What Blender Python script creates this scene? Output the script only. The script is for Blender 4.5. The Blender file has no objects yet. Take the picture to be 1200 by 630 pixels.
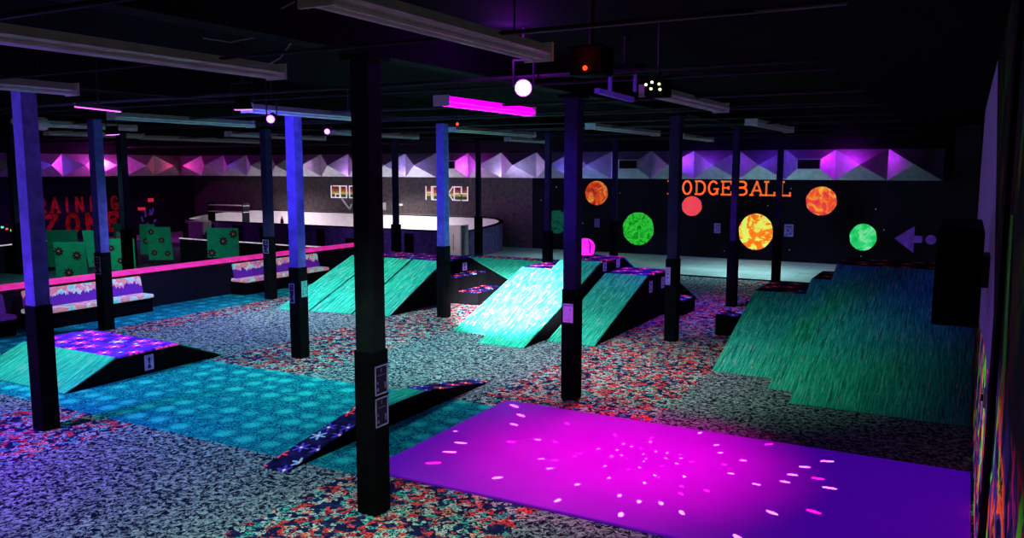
import bpy, math, random
from math import sin, cos, pi, atan2
from mathutils import Vector, Matrix
random.seed(7)
S = bpy.context.scene
COL = S.collection

# ------------------------------------------------------------------ mesh builder
class MB:
    def __init__(self): self.v=[]; self.f=[]; self.m=[]
    def face(self, pts, mi=0):
        n=len(self.v); self.v+= [tuple(p) for p in pts]; self.f.append(tuple(range(n,n+len(pts)))); self.m.append(mi)
    def hexa(self, c, mi=0, mtop=None):
        # c: 4 bottom corners (ccw from above) + 4 top corners
        n=len(self.v); self.v+=[tuple(p) for p in c]
        fs=[(3,2,1,0),(4,5,6,7),(0,1,5,4),(1,2,6,5),(2,3,7,6),(3,0,4,7)]
        for i,f in enumerate(fs):
            self.f.append(tuple(n+k for k in f)); self.m.append(mtop if (i==1 and mtop is not None) else mi)
        return self
    def box(self, x0,x1,y0,y1,z0,z1, mi=0, mtop=None):
        return self.hexa([(x0,y0,z0),(x1,y0,z0),(x1,y1,z0),(x0,y1,z0),(x0,y0,z1),(x1,y0,z1),(x1,y1,z1),(x0,y1,z1)],mi,mtop)
    def tube(self, p0,p1,r0,r1=None,n=10,mi=0,caps=True):
        r1=r0 if r1 is None else r1
        p0=Vector(p0);p1=Vector(p1);d=(p1-p0).normalized()
        a=d.orthogonal().normalized();b=d.cross(a)
        k=len(self.v)
        for p,r in ((p0,r0),(p1,r1)):
            for i in range(n):
                t=2*pi*i/n; self.v.append(tuple(p+a*(r*cos(t))+b*(r*sin(t))))
        for i in range(n):
            j=(i+1)%n; self.f.append((k+i,k+j,k+n+j,k+n+i)); self.m.append(mi)
        if caps:
            self.f.append(tuple(k+i for i in reversed(range(n)))); self.m.append(mi)
            self.f.append(tuple(k+n+i for i in range(n))); self.m.append(mi)
        return self
    def path(self, pts, r, n=6, mi=0):
        for a,b in zip(pts,pts[1:]): self.tube(a,b,r,r,n,mi)
        return self
    def prof_x(self, x0,x1, prof, mi=0):
        # prof: list of (y,z) closed polygon, extruded along x
        n=len(self.v); k=len(prof)
        self.v+=[(x0,y,z) for y,z in prof]+[(x1,y,z) for y,z in prof]
        self.f.append(tuple(n+i for i in range(k))); self.m.append(mi)
        self.f.append(tuple(n+k+i for i in reversed(range(k)))); self.m.append(mi)
        for i in range(k):
            j=(i+1)%k; self.f.append((n+i,n+k+i,n+k+j,n+j)); self.m.append(mi)
        return self
    def prof_y(self, y0,y1, prof, mi=0):
        n=len(self.v); k=len(prof)
        self.v+=[(x,y0,z) for x,z in prof]+[(x,y1,z) for x,z in prof]
        self.f.append(tuple(n+i for i in reversed(range(k)))); self.m.append(mi)
        self.f.append(tuple(n+k+i for i in range(k))); self.m.append(mi)
        for i in range(k):
            j=(i+1)%k; self.f.append((n+i,n+j,n+k+j,n+k+i)); self.m.append(mi)
        return self
    def build(self, name, mats, parent=None, bevel=0, fix=True):
        if not isinstance(mats,(list,tuple)): mats=[mats]
        me=bpy.data.meshes.new(name)
        off=Vector(parent.get('_w',(0,0,0))) if parent else Vector((0,0,0))
        me.from_pydata([tuple(Vector(p)-off) for p in self.v],[],self.f)
        for m in mats: me.materials.append(m)
        for p,i in zip(me.polygons,self.m): p.material_index=i
        if fix:
            import bmesh
            bm=bmesh.new(); bm.from_mesh(me); bmesh.ops.remove_doubles(bm,verts=bm.verts,dist=1e-5)
            bmesh.ops.recalc_face_normals(bm,faces=bm.faces); bm.to_mesh(me); bm.free()
        me.update()
        o=bpy.data.objects.new(name,me); COL.objects.link(o)
        if parent:
            o.parent=parent; o['_w']=tuple(off)
        if bevel:
            b=o.modifiers.new('bevel','BEVEL'); b.width=bevel; b.segments=2; b.limit_method='ANGLE'
        return o

def thing(name,label,cat,loc=(0,0,0),group=None):
    o=bpy.data.objects.new(name,None); COL.objects.link(o); o.location=loc; o.empty_display_size=.1
    o['_w']=tuple(loc); o['label']=label; o['category']=cat
    if group: o['group']=group
    return o
def tag(o,label,cat,group=None):
    o['label']=label; o['category']=cat
    if group: o['group']=group
    return o
def struct(o): o['kind']='structure'; return o

# ------------------------------------------------------------------ materials
class NT:
    def __init__(self,name):
        self.mat=bpy.data.materials.new(name); self.mat.use_nodes=True
        self.t=self.mat.node_tree; self.t.nodes.clear()
        self.out=self.t.nodes.new('ShaderNodeOutputMaterial')
    def n(self,kind,**kw):
        nd=self.t.nodes.new(kind)
        for k,v in kw.items():
            if k in nd.inputs.keys() if isinstance(k,str) else False: pass
            setattr(nd,k,v)
        return nd
    def l(self,a,b): self.t.links.new(a,b)
    def math(self,op,a,b=None,c=None):
        nd=self.n('ShaderNodeMath',operation=op)
        for i,x in enumerate((a,b,c)):
            if x is None: continue
            if isinstance(x,(int,float)): nd.inputs[i].default_value=x
            else: self.l(x,nd.inputs[i])
        return nd.outputs[0]
    def coord(self,scale=(1,1,1),which='Object'):
        tc=self.n('ShaderNodeTexCoord'); mp=self.n('ShaderNodeMapping'); mp.inputs['Scale'].default_value=scale
        self.l(tc.outputs[which],mp.inputs['Vector']); return mp.outputs[0]
    def noise(self,vec,scale,detail=2,rough=.5,dist=0):
        nd=self.n('ShaderNodeTexNoise'); self.l(vec,nd.inputs['Vector'])
        nd.inputs['Scale'].default_value=scale; nd.inputs['Detail'].default_value=detail
        nd.inputs['Roughness'].default_value=rough; nd.inputs['Distortion'].default_value=dist
        return nd.outputs[0]
    def ramp(self,fac,stops,interp='LINEAR'):
        nd=self.n('ShaderNodeValToRGB'); cr=nd.color_ramp; cr.interpolation=interp
        while len(cr.elements)<len(stops): cr.elements.new(.5)
        for e,(p,c) in zip(cr.elements,stops): e.position=p; e.color=(*c,1)
        self.l(fac,nd.inputs[0]); return nd.outputs[0]
    def mix(self,fac,a,b,blend='MIX'):
        nd=self.n('ShaderNodeMix',data_type='RGBA',blend_type=blend)
        for x,i in ((fac,0),(a,6),(b,7)):
            if isinstance(x,(int,float)): nd.inputs[i].default_value=x
            elif isinstance(x,tuple): nd.inputs[i].default_value=(*x,1)
            else: self.l(x,nd.inputs[i])
        return nd.outputs[2]
    def finish(self,color,rough=.9,emis=None,estr=0,spec=.1,metal=0):
        b=self.n('ShaderNodeBsdfPrincipled')
        if isinstance(color,tuple): b.inputs['Base Color'].default_value=(*color,1)
        else: self.l(color,b.inputs['Base Color'])
        b.inputs['Roughness'].default_value=rough; b.inputs['Specular IOR Level'].default_value=spec
        b.inputs['Metallic'].default_value=metal
        if estr:
            if emis is None: emis=color
            if isinstance(emis,tuple): b.inputs['Emission Color'].default_value=(*emis,1)
            else: self.l(emis,b.inputs['Emission Color'])
            b.inputs['Emission Strength'].default_value=estr
        self.l(b.outputs[0],self.out.inputs[0]); return self.mat

def plain(name,c,rough=.8,estr=0,emis=None,spec=.2,metal=0,mottle=.15):
    t=NT(name); v=t.coord(); n=t.noise(v,6,3)
    col=t.ramp(n,[(.3,tuple(x*(1-mottle) for x in c)),(.7,tuple(min(1,x*(1+mottle)) for x in c))])
    return t.finish(col,rough,emis if emis else None,estr,spec,metal)

def carpet_leaf(name,dark,light,light2):
    t=NT(name); v=t.coord()
    a=t.noise(v,17,5,.70,1.0)
    c=t.ramp(a,[(.47,dark),(.51,light),(.62,light2)])
    b=t.noise(v,2.2,2); c=t.mix(t.math('MULTIPLY',b,.55),c,dark)
    return t.finish(c,.95,None,0,.02)
def carpet_blob(name):
    t=NT(name); v=t.coord()
    vo=t.n('ShaderNodeTexVoronoi'); vo.inputs['Scale'].default_value=2.6; vo.inputs['Randomness'].default_value=.35; t.l(v,vo.inputs['Vector'])
    blob=t.ramp(vo.outputs['Distance'],[(.18,(1,1,1)),(.42,(0,0,0))])
    f=t.noise(v,24,4,.65,1.2)
    fine=t.ramp(f,[(.42,(.0,.03,.13)),(.50,(.0,.24,.31)),(.64,(.03,.48,.52))])
    col=t.mix(t.math('MULTIPLY',blob,.85),fine,(.04,.68,.66))
    f2=t.noise(v,46,2); col=t.mix(t.ramp(f2,[(.56,(0,0,0)),(.62,(1,1,1))]),col,(.0,.018,.10))
    return t.finish(col,.95,None,0,.02)
def carpet_multi(name):
    t=NT(name); v=t.coord()
    w=t.noise(v,5,2); wv=t.n('ShaderNodeVectorMath',operation='MULTIPLY_ADD'); t.l(v,wv.inputs[0]); wv.inputs[1].default_value=(1,1,1)
    nz=t.n('ShaderNodeTexNoise'); nz.inputs['Scale'].default_value=9; t.l(v,nz.inputs['Vector'])
    sc=t.n('ShaderNodeVectorMath',operation='SCALE'); sc.inputs['Scale'].default_value=.16; t.l(nz.outputs['Color'],sc.inputs[0]); t.l(sc.outputs[0],wv.inputs[2])
    vo=t.n('ShaderNodeTexVoronoi'); vo.inputs['Scale'].default_value=15; t.l(wv.outputs[0],vo.inputs['Vector'])
    sep=t.n('ShaderNodeSeparateColor'); t.l(vo.outputs['Color'],sep.inputs[0])
    col=t.ramp(sep.outputs[0],[(0,(.012,.012,.07)),(.20,(.98,.07,.06)),(.44,(.07,.48,.44)),(.58,(1,.36,.24)),(.66,(.58,.64,.62)),(.88,(.02,.03,.12))],'CONSTANT')
    f=t.noise(v,30,4,.65,1); col=t.mix(t.ramp(f,[(.48,(0,0,0)),(.54,(1,1,1))]),col,(.010,.010,.05))
    return t.finish(col,.95,None,0,.02)
def ramp_green(name,sx=1):
    t=NT(name); v=t.coord((22,1.0,1.0))
    a=t.noise(v,2.4,4,.65,.3)
    col=t.ramp(a,[(.34,(.004,.13,.09)),(.46,(.02,.42,.30)),(.58,(.05,.64,.46)),(.74,(.32,.86,.66))])
    v2=t.coord((13,1.6,1.6)); b=t.noise(v2,3.1,2,.5)
    col=t.mix(t.ramp(b,[(.66,(0,0,0)),(.70,(1,1,1))]),col,(.75,.42,.40))
    v3=t.coord((12,1.8,1.8)); mp=t.noise(v3,4.3,2)
    col=t.mix(t.ramp(mp,[(.66,(0,0,0)),(.71,(.8,.8,.8))]),col,(.03,.16,.22))
    return t.finish(col,.95,None,0,.02)
def star_carpet(name,base,scale,estr,c1=(1,.06,.10),c2=(.9,.08,.7),c3=(.5,.65,1)):
    t=NT(name); v=t.coord((scale,scale,0))
    nz=t.n('ShaderNodeTexVoronoi',voronoi_dimensions='2D'); nz.inputs['Scale'].default_value=1; nz.inputs['Randomness'].default_value=.7; t.l(v,nz.inputs['Vector'])
    d=t.n('ShaderNodeVectorMath',operation='SUBTRACT'); t.l(v,d.inputs[0]); t.l(nz.outputs['Position'],d.inputs[1])
    s=t.n('ShaderNodeSeparateXYZ'); t.l(d.outputs[0],s.inputs[0])
    ang=t.math('ARCTAN2',s.outputs[1],s.outputs[0]); 
    x2=t.math('ADD',t.math('MULTIPLY',s.outputs[0],s.outputs[0]),t.math('MULTIPLY',s.outputs[1],s.outputs[1])); r=t.math('SQRT',x2)
    lim=t.math('MULTIPLY_ADD',t.math('POWER',t.math('ABSOLUTE',t.math('COSINE',t.math('MULTIPLY',ang,3))),3),.26,.14)
    star=t.math('LESS_THAN',r,lim)
    sep=t.n('ShaderNodeSeparateColor'); t.l(nz.outputs['Color'],sep.inputs[0])
    sc=t.ramp(sep.outputs[0],[(0,c1),(.45,c2),(.72,c3),(.88,(.10,.05,.6))],'CONSTANT')
    core=t.math('LESS_THAN',r,.07)
    sc=t.mix(core,sc,(1,.75,.7))
    n=t.noise(v,1.3,2); bs=t.ramp(n,[(.4,base),(.62,tuple(min(1,x*3+.002) for x in base))])
    col=t.mix(star,bs,sc)
    return t.finish(col,.95,col,estr,.02)

K={}
K['lav']=carpet_leaf('carpet lavender leaf',(.004,.004,.022),(.25,.29,.36),(.60,.65,.68))
K['teal']=carpet_blob('carpet teal blossom')
K['red']=carpet_multi('carpet red multicolour')
K['ramp']=ramp_green('green streaked ramp carpet')
K['black']=plain('flat black paint',(.006,.006,.008),.9,spec=.05)
K['side']=plain('black ramp side',(.004,.004,.006),.9,spec=.03)
K['sleeve']=plain('black carpet sleeve',(.005,.005,.007),.95,spec=.02,mottle=.4)
K['pole']=plain('worn violet grey column paint',(.14,.12,.46),.75,spec=.08,mottle=.3)  # blue-violet light on these shafts is put into the colour
K['poledark']=plain('dark column paint',(.035,.03,.09),.8,spec=.05,mottle=.25)  # same columns outside the blue light, shade put into the colour
K['poleblack']=plain('near black column paint',(.014,.018,.02),.85,spec=.03,mottle=.3)  # nearest shaft, its shading put into the colour
K['stars']=star_carpet('star carpet dark',(.003,.002,.008),2.3,.02,(.5,.02,.03),(.35,.02,.10),(.10,.10,.2))
K['starsv']=star_carpet('star carpet violet',(.010,.004,.09),2.5,.14,(.9,.03,.25),(.7,.03,.45),(.10,.10,.6))
K['starsn']=star_carpet('star carpet navy',(.004,.003,.03),3.6,.28,(1,.05,.08),(.08,.04,.5),(.25,.40,.75))
K['grey']=plain('white enamel fixture',(.50,.52,.52),.6,.014)  # faint emission stands in for light reflected up onto the housings
K['court']=None

def court_mat():
    t=NT('sealed grey court floor'); v=t.coord((.6,.6,.6)); n=t.noise(v,1.2,4,.6)
    c=t.ramp(n,[(.35,(.30,.36,.38)),(.65,(.46,.54,.56))])
    br=t.n('ShaderNodeTexBrick'); tc=t.coord((1,1,1)); t.l(tc,br.inputs['Vector'])
    br.inputs['Scale'].default_value=.22; br.inputs['Mortar Size'].default_value=.002
    br.inputs['Color1'].default_value=(1,1,1,1); br.inputs['Color2'].default_value=(.9,.9,.9,1); br.inputs['Mortar'].default_value=(.2,.2,.2,1)
    c=t.mix(1.0,c,br.outputs[0],'MULTIPLY')
    return t.finish(c,.6,None,0,.2)
K['court']=court_mat()
def starwall():
    t=NT('black wall with painted stars'); v=t.coord((1,1,1))
    vo=t.n('ShaderNodeTexVoronoi'); vo.inputs['Scale'].default_value=2.6; t.l(v,vo.inputs['Vector'])
    dot=t.math('LESS_THAN',vo.outputs['Distance'],.045)
    n=t.noise(v,.5,2); base=t.ramp(n,[(.35,(.0008,.0008,.0016)),(.7,(.0022,.002,.006))])
    sep=t.n('ShaderNodeSeparateColor'); t.l(vo.outputs['Color'],sep.inputs[0])
    sc=t.ramp(sep.outputs[0],[(0,(0,0,0)),(.35,(.25,.25,.3)),(.8,(.30,.25,.08))],'CONSTANT')
    col=t.mix(dot,base,sc); return t.finish(col,.9,col,.8,.03)
K['starwall']=starwall()
def planet(name,stops,scale,dist,estr):
    t=NT(name); v=t.coord(); n=t.noise(v,scale,3,.55,dist)
    c=t.ramp(n,stops); 
    b=t.n('ShaderNodeBsdfPrincipled'); 
    return t.finish(c,.9,c,estr,.02)
K['orange']=plain('fluorescent orange lettering',(.95,.16,.03),.8,.75)
K['redl']=plain('fluorescent red lettering',(.40,.010,.02),.9,.12,mottle=.5)
K['pink']=plain('glowing pink edge',(1,.03,.38),.6,.75,mottle=.3)
K['rope']=plain('white rope light',(.8,.6,.9),.5,.7,mottle=.5)
K['brown']=plain('dark grey brown wall',(.10,.085,.085),.9,mottle=.3,spec=.03)
K['whiteb']=plain('white boards',(.80,.74,.76),.6,mottle=.06)
K['purp']=plain('purple rink panel',(.16,.10,.30),.8,mottle=.35)
K['violet']=plain('violet sheet',(.30,.20,.75),.8,.12,mottle=.3)
K['vsheet']=plain('pink violet sheet',(.55,.12,.90),.7,.45,mottle=.15)
K['navy']=plain('dark navy ink',(.02,.015,.08),.8)
K['arrow']=plain('violet painted arrow',(.12,.04,.42),.9,.22,mottle=.3)
K['green']=plain('green painted board',(.02,.52,.28),.8,.05,mottle=.15)
K['flower']=plain('black gear flower',(.02,.006,.008),.9)
K['fred']=plain('red gear ring',(.35,.05,.05),.9,.12)
K['fctr']=plain('pale flower centre',(.55,.42,.40),.9,.08)
K['lowall']=plain('black low wall',(.012,.008,.02),.85)
K['maglow']=plain('magenta glow plastic',(1,.02,.72),.5,1.1,mottle=.3)
K['lens']=plain('lit lamp lens',(1,.55,1),.4,10,emis=(1,.5,1),mottle=0)
K['lensrim']=plain('lit magenta lens rim',(.8,.1,1),.4,2.2,emis=(.8,.10,1),mottle=0)
K['lensv']=plain('lit violet lens',(.8,.4,1),.4,4,emis=(.62,.22,1),mottle=0)
K['redglow']=plain('red lamp lens',(1,.05,.02),.4,2.5,emis=(1,.05,.01),mottle=0)
K['warm']=plain('pale yellow lamp',(1,.95,.6),.4,3,emis=(.95,1,.5),mottle=0)
K['tubepink']=plain('lit magenta tube cover',(1,.02,.9),.5,1.5,emis=(.85,.0,.95),mottle=.05)
K['ledpink']=plain('pink led dots',(1,.2,.9),.5,2.5,emis=(.9,.12,.85),mottle=0)
K['metal']=plain('dark steel',(.05,.05,.06),.5,metal=.6)
K['pipe']=plain('dull painted pipe',(.035,.03,.038),.8)
K['cable']=plain('grey cable',(.30,.28,.28),.7,.015)
K['yoke']=plain('violet lit lamp yoke',(.12,.04,.50),.6,.16)
K['lavpaint']=plain('lavender wall paint',(.20,.10,.45),.9,.12,mottle=.12)
K['panelm']=plain('brushed aluminium panel',(.55,.53,.58),.42,spec=.4,metal=.65,mottle=.15)
K['vent']=plain('black vent opening',(.004,.004,.005),.9)
K['ceil']=plain('black ceiling',(.006,.0055,.008),.95,spec=.01,mottle=.4)

def cushion(name,flip):
    t=NT(name); v=t.coord(); 
    s=t.n('ShaderNodeSeparateXYZ'); tc=t.n('ShaderNodeTexCoord'); t.l(tc.outputs['Object'],s.inputs[0])
    n1=t.noise(t.coord((3,3,3)),1.6,2); pastel=t.ramp(n1,[(.34,(.10,.8,.75)),(.46,(.65,.75,.75)),(.54,(1,.18,.45)),(.60,(.9,.45,.2)),(.68,(.6,.2,.9))])
    n2=t.noise(t.coord((4,7,.6)),1.5,2,.7)
    if flip:
        h=t.math('MULTIPLY_ADD',n2,.34,.47); low=t.math('LESS_THAN',s.outputs[2],h)
        col=t.mix(low,pastel,(.13,.02,.42))
    else: col=pastel
    return t.finish(col,.7,col,.35,.1)
K['backc']=cushion('bench back print',True); K['seatc']=cushion('bench seat print',False)
K['purplec']=plain('purple vinyl',(.12,.02,.35),.6,.25)
def matmat():
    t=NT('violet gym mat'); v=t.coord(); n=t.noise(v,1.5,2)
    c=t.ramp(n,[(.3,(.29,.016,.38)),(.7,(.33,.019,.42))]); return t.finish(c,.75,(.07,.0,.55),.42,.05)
K['mat']=matmat()
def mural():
    t=NT('neon paint splatter mural'); v=t.coord((1,.42,.62))
    n=t.noise(v,2.3,4,.65,1.5); c=t.ramp(n,[(.44,(.003,.003,.01)),(.50,(.05,.02,.22)),(.54,(.02,.01,.10)),(.57,(.65,.04,.02)),(.62,(.8,.10,.02)),(.65,(.01,.01,.02))])
    n2=t.noise(t.coord((1,.5,.5)),3.1,3,.6,1); g=t.ramp(n2,[(.58,(0,0,0)),(.61,(1,1,1))]); c=t.mix(g,c,(.12,.55,.03))
    n3=t.noise(t.coord((1,.5,.7)),3.4,3,.6,1); g3=t.ramp(n3,[(.63,(0,0,0)),(.66,(1,1,1))]); c=t.mix(g3,c,(.75,.01,.25))
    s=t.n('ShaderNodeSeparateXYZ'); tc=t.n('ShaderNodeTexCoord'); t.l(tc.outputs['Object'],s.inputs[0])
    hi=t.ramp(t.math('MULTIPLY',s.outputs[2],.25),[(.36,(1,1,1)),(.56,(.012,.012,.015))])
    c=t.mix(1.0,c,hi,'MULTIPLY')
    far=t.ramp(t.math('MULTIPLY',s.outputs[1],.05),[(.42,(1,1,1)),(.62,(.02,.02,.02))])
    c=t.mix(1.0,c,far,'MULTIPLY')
    return t.finish(c,.8,c,1.0,.05)
K['mural']=mural()

# ------------------------------------------------------------------ room shell
XR,XL,YB,YF,ZC=.22,-36.3,30.5,-3.0,4.7
fl=MB()
strips=[(XL,-17.0,3),(-17.0,-15.4,1),(-15.4,-14.5,2),(-14.5,-11.3,0),(-11.3,-9.2,2),(-9.2,-6.05,0),(-6.05,-3.5,2),(-3.5,XR,0)]
low=[(XL,-17.0,3),(-17.0,-15.4,1),(-15.4,-14.5,2),(-14.5,-11.25,0),(-11.25,-9.3,2),(-9.3,-5.75,0),(-5.75,-3.5,2),(-3.5,XR,0)]
for x0,x1,m in strips: fl.face([(x0,9.7,0),(x1,9.7,0),(x1,24.9,0),(x0,24.9,0)],m)
for x0,x1,m in low: fl.face([(x0,YF,0),(x1,YF,0),(x1,6.72,0),(x0,6.72,0)],m)
fl.face([(XL,6.72,0),(-17,6.72,0),(-17,9.7,0),(XL,9.7,0)],3); fl.face([(-17,6.72,0),(-5.5,6.72,0),(-5.5,9.7,0),(-17,9.7,0)],1); fl.face([(-5.5,6.72,0),(-3.5,6.72,0),(-3.5,9.7,0),(-5.5,9.7,0)],2); fl.face([(-3.5,6.72,0),(XR,6.72,0),(XR,9.7,0),(-3.5,9.7,0)],0)
K['tz']=plain('dark blue training floor',(.05,.09,.14),.9,mottle=.4)
fl.face([(XL,24.9,0),(XR,24.9,0),(XR,YB,0),(XL,YB,0)],4)
struct(fl.build('floor',[K['lav'],K['teal'],K['red'],K['tz'],K['court']]))
struct(MB().box(XL-.2,XR+.2,YF-.2,YB+.2,ZC,ZC+.1).build('ceiling',K['ceil']))
wb=MB(); wb.box(-15.9,XR,YB,YB+.15,0,ZC,0); wb.box(XL,-15.9,YB,YB+.15,0,ZC,1)
struct(wb.build('wall_back',[K['starwall'],K['brown']]))
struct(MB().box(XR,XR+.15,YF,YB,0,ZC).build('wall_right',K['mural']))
K['lw']=plain('dark indigo wall',(.012,.010,.035),.9)
struct(MB().box(XL-.15,XL,YF,YB,0,ZC).build('wall_left',K['lw']))
struct(MB().box(XL,XR,YF-.15,YF,0,ZC).build('wall_front',K['black']))
struct(MB().box(-17.5,XR,24.8,24.92,0,.03).build('trim_1',K['black']))

# soffit with pyramid panels -----------------------------------------------
def pyramid(mb,P,u,w,h,dep,vent):
    # P: lower-left corner, u: unit along, up=z ; outward n
    u=Vector(u); n=Vector((u.y,-u.x,0)); P=Vector(P); z=Vector((0,0,1))
    c=[P,P+u*w,P+u*w+z*h,P+z*h]
    if not vent:
        a=P+u*(w/2)+z*(h/2)+n*dep
        for i in range(4): mb.face([c[i],c[(i+1)%4],a],0)
    else:
        q=[P+u*(w*.27)+z*(h*.36)+n*dep*.6,P+u*(w*.73)+z*(h*.36)+n*dep*.6,P+u*(w*.73)+z*(h*.68)+n*dep*.6,P+u*(w*.27)+z*(h*.68)+n*dep*.6]
        for i in range(4): mb.face([c[i],c[(i+1)%4],q[(i+1)%4],q[i]],0)
        mb.face(q,1)
        for i in range(4):
            mb.tube(q[i]+n*.01,q[(i+1)%4]+n*.01,.018,n=4,mi=2)
ZS0,ZS1=2.95,3.92
sf=struct(MB().box(-34.3,-.5,28.15,YB-.01,ZS0,ZC-.01).build('trim_2',K['black']))
k=0
x=-.72
while x-1.533>-34.6:
    x0=x-1.533; mb=MB()
    vent=k in (2,6,11)
    if 18.3>=k+1 or True:
        pyramid(mb,(x0,28.15,ZS0),(1,0,0),1.533,ZS1-ZS0,.48,vent)
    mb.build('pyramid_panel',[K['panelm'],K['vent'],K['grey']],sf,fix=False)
    x=x0; k+=1
sl=struct(MB().box(XL+.01,-34.4,YF+.1,28.1,ZS0,ZC-.01).build('trim_3',K['black']))
y=28.14
while y-1.533>14:
    mb=MB(); pyramid(mb,(-34.4,y-1.533,ZS0),(0,1,0),1.533,ZS1-ZS0,.45,False)
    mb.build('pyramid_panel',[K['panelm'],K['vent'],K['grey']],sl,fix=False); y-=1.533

# ceiling beams and pipes ---------------------------------------------------
for i,xx in enumerate((-4.88,-10.15,-15.43,-20.71,-25.98)):
    struct(MB().box(xx-.12,xx+.12,YF+.05,28.1,4.32,4.69).build('trim_%d'%(4+i),K['black']))
for i,yy in enumerate((3.2,5.2,7.6,8.7,11.0,12.6,13.7,15.9,17.5,19.0,21.5,24.0,26.2)):
    z=4.27-.02*(i%3)
    o=MB().tube((-33.5,yy,z),(-1.2,yy,z),.014 if i%2 else .02,n=8).build('ceiling_pipe',K['pipe'])
    words=['nearest of all, over the front of the room','second nearest to the camera','over the violet mat front','over the violet mat rear','just behind the second row column','between second and third near columns','in front of the white lit ramp','above the ramp fronts','above the ramp decks','behind the ramp decks','over the rear carpet','over the edge of the court','closest to the panelled bulkhead']
    tag(o,'thin dark ceiling pipe, '+words[i],'pipe','ceiling pipes')

# ------------------------------------------------------------------ columns
cols=[(-4.88,6.06,'nearest black column, with two notices on its sleeve'),
(-4.88,10.6,'dark blue column with a bright violet notice, behind the mat'),
(-4.88,15.2,'dark column beside the right-hand low ramp of the middle group'),
(-4.88,19.8,'slim black column in front of the grey court left of the right-hand ramps'),
(-4.78,24.5,'black column at the court edge under the last letters of the sign'),
(-10.15,6.06,'left foreground column with violet upper half beside the low funbox'),
(-10.15,10.65,'bright blue and black column in front of the left bank ramp'),
(-10.15,15.2,'blue column at the right end of the left bank ramp'),
(-10.15,20.4,'far column rising behind the white lit ramp'),
(-10.15,25.3,'far dark blue column next to the big green planet'),
(-15.43,10.6,'column in front of the long bench, with a square notice'),
(-15.43,15.2,'column in front of the second bench, with a dark blue notice'),
(-15.43,20.5,'far column behind the left bank ramp, before the purple boards'),
(-15.43,25.4,'far black column at the right end of the rink boards'),
(-20.71,15.0,'black column behind the low wall among the green boards'),
(-25.98,15.0,'black column at the far left edge of the training area')]
for i,(x,y,lb) in enumerate(cols):
    t=thing('column',lb,'column',(x,y,0),'square columns holding up the ceiling')
    lit_shaft = i in (5,6,7,10)  # shafts that carry the blue light in their colour
    hs=.075 if y>19 else .1
    MB().box(x-hs,x+hs,y-hs,y+hs,1.55,4.33).build('shaft',K['pole'] if lit_shaft else (K['poleblack'] if i==0 else K['poledark']),t,bevel=.008)
    MB().box(x-.115,x+.115,y-.115,y+.115,0,1.6).build('sleeve',K['sleeve'],t,bevel=.012)
    MB().box(x-.16,x+.16,y-.16,y+.16,4.27,4.33).build('cap_plate',K['black'],t)

# notices on columns ---------------------------------------------------------
def sheet(name,lb,mat,ink,o,u,w,h,lines,group=None,frame=None,arrow=False):
    # a sheet hung with lower-left corner o, along u, thin outward
    u=Vector(u).normalized(); n=Vector((u.y,-u.x,0)); o=Vector(o); z=Vector((0,0,1))
    t=thing(name,lb,'notice',tuple(o),group)
    def slab(a,b,c,d,d0,d1):
        mb=MB(); f=lambda p,q,dd:o+u*p+z*q+n*dd
        mb.hexa([f(a,c,d0),f(b,c,d0),f(b,c,d1),f(a,c,d1),f(a,d,d0),f(b,d,d0),f(b,d,d1),f(a,d,d1)]); return mb
    slab(0,w,0,h,0,.006).build('sheet',mat,t)
    if frame:
        mb=MB(); e=.012
        for a,b,c,d in ((0,w,0,e),(0,w,h-e,h),(0,e,0,h),(w-e,w,0,h)):
            s=slab(a,b,c,d,.006,.010); n0=len(mb.v); mb.v+=s.v; mb.f+=[tuple(q+n0 for q in f) for f in s.f]; mb.m+=s.m
        mb.build('frame',frame,t)
    mb=MB()
    def add(s):
        n0=len(mb.v); mb.v+=s.v; mb.f+=[tuple(q+n0 for q in f) for f in s.f]; mb.m+=s.m
    if arrow:
        f=lambda p,q:o+u*(p*w)+z*(q*h)+n*.009
        mb.face([f(.42,.42),f(.58,.42),f(.58,.68),f(.42,.68)]); mb.face([f(.28,.66),f(.72,.66),f(.5,.9)])
        mb.face([f(.3,.12),f(.7,.12),f(.62,.36),f(.38,.36)])
    else:
        for a,b,c,d in lines: slab(a*w,b*w,c*h,d*h,.006,.009).build('print',ink,t)
    if arrow: mb.build('print',ink,t,fix=False)
    return t
LN=[(.47,.53,.78,.9),(.22,.8,.655,.675),(.14,.28,.14,.24),(.16,.24,.38,.46),(.76,.84,.18,.40)]
ink=plain('dim violet ink',(.14,.12,.28),.7,.03)
dk=plain('dark notice sheet',(.01,.008,.03),.7,spec=.2)
edge=plain('pale violet frame',(.28,.24,.5),.7,.06)
sheet('notice','upper framed dark notice on the nearest column',dk,ink,(-4.765,6.16-.2,1.18),(0,1,0),.19,.28,LN,'rules notices on the nearest column',edge)
sheet('notice','lower framed dark notice on the nearest column',dk,ink,(-4.765,6.16-.2,.87),(0,1,0),.19,.28,LN,'rules notices on the nearest column',edge)
sheet('notice','bright violet paper notice on the column behind the mat',K['vsheet'],K['violet'],(-4.965,10.484,1.13),(1,0,0),.155,.27,[(.05,.95,.86,.95),(.66,.8,.62,.78),(.2,.5,.4,.43),(.1,.9,.1,.13)])
sheet('notice','square dark notice on the column before the long bench',dk,edge,(-15.53,10.484,1.16),(1,0,0),.2,.36,LN,None,edge)
sheet('notice','small notice on the column before the second bench',dk,edge,(-15.53,15.084,1.18),(1,0,0),.2,.34,LN,None,edge)
sheet('notice','small framed notice on the left face of the blue column',dk,edge,(-10.25,10.534,.98),(1,0,0),.12,.34,LN,None,edge)
sheet('notice','cyan lit leaflet on the right face of the blue column',plain('cyan leaflet',(.10,.5,.5),.8,.12),K['navy'],(-10.034,10.60,1.08),(0,1,0),.14,.28,LN)
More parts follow.
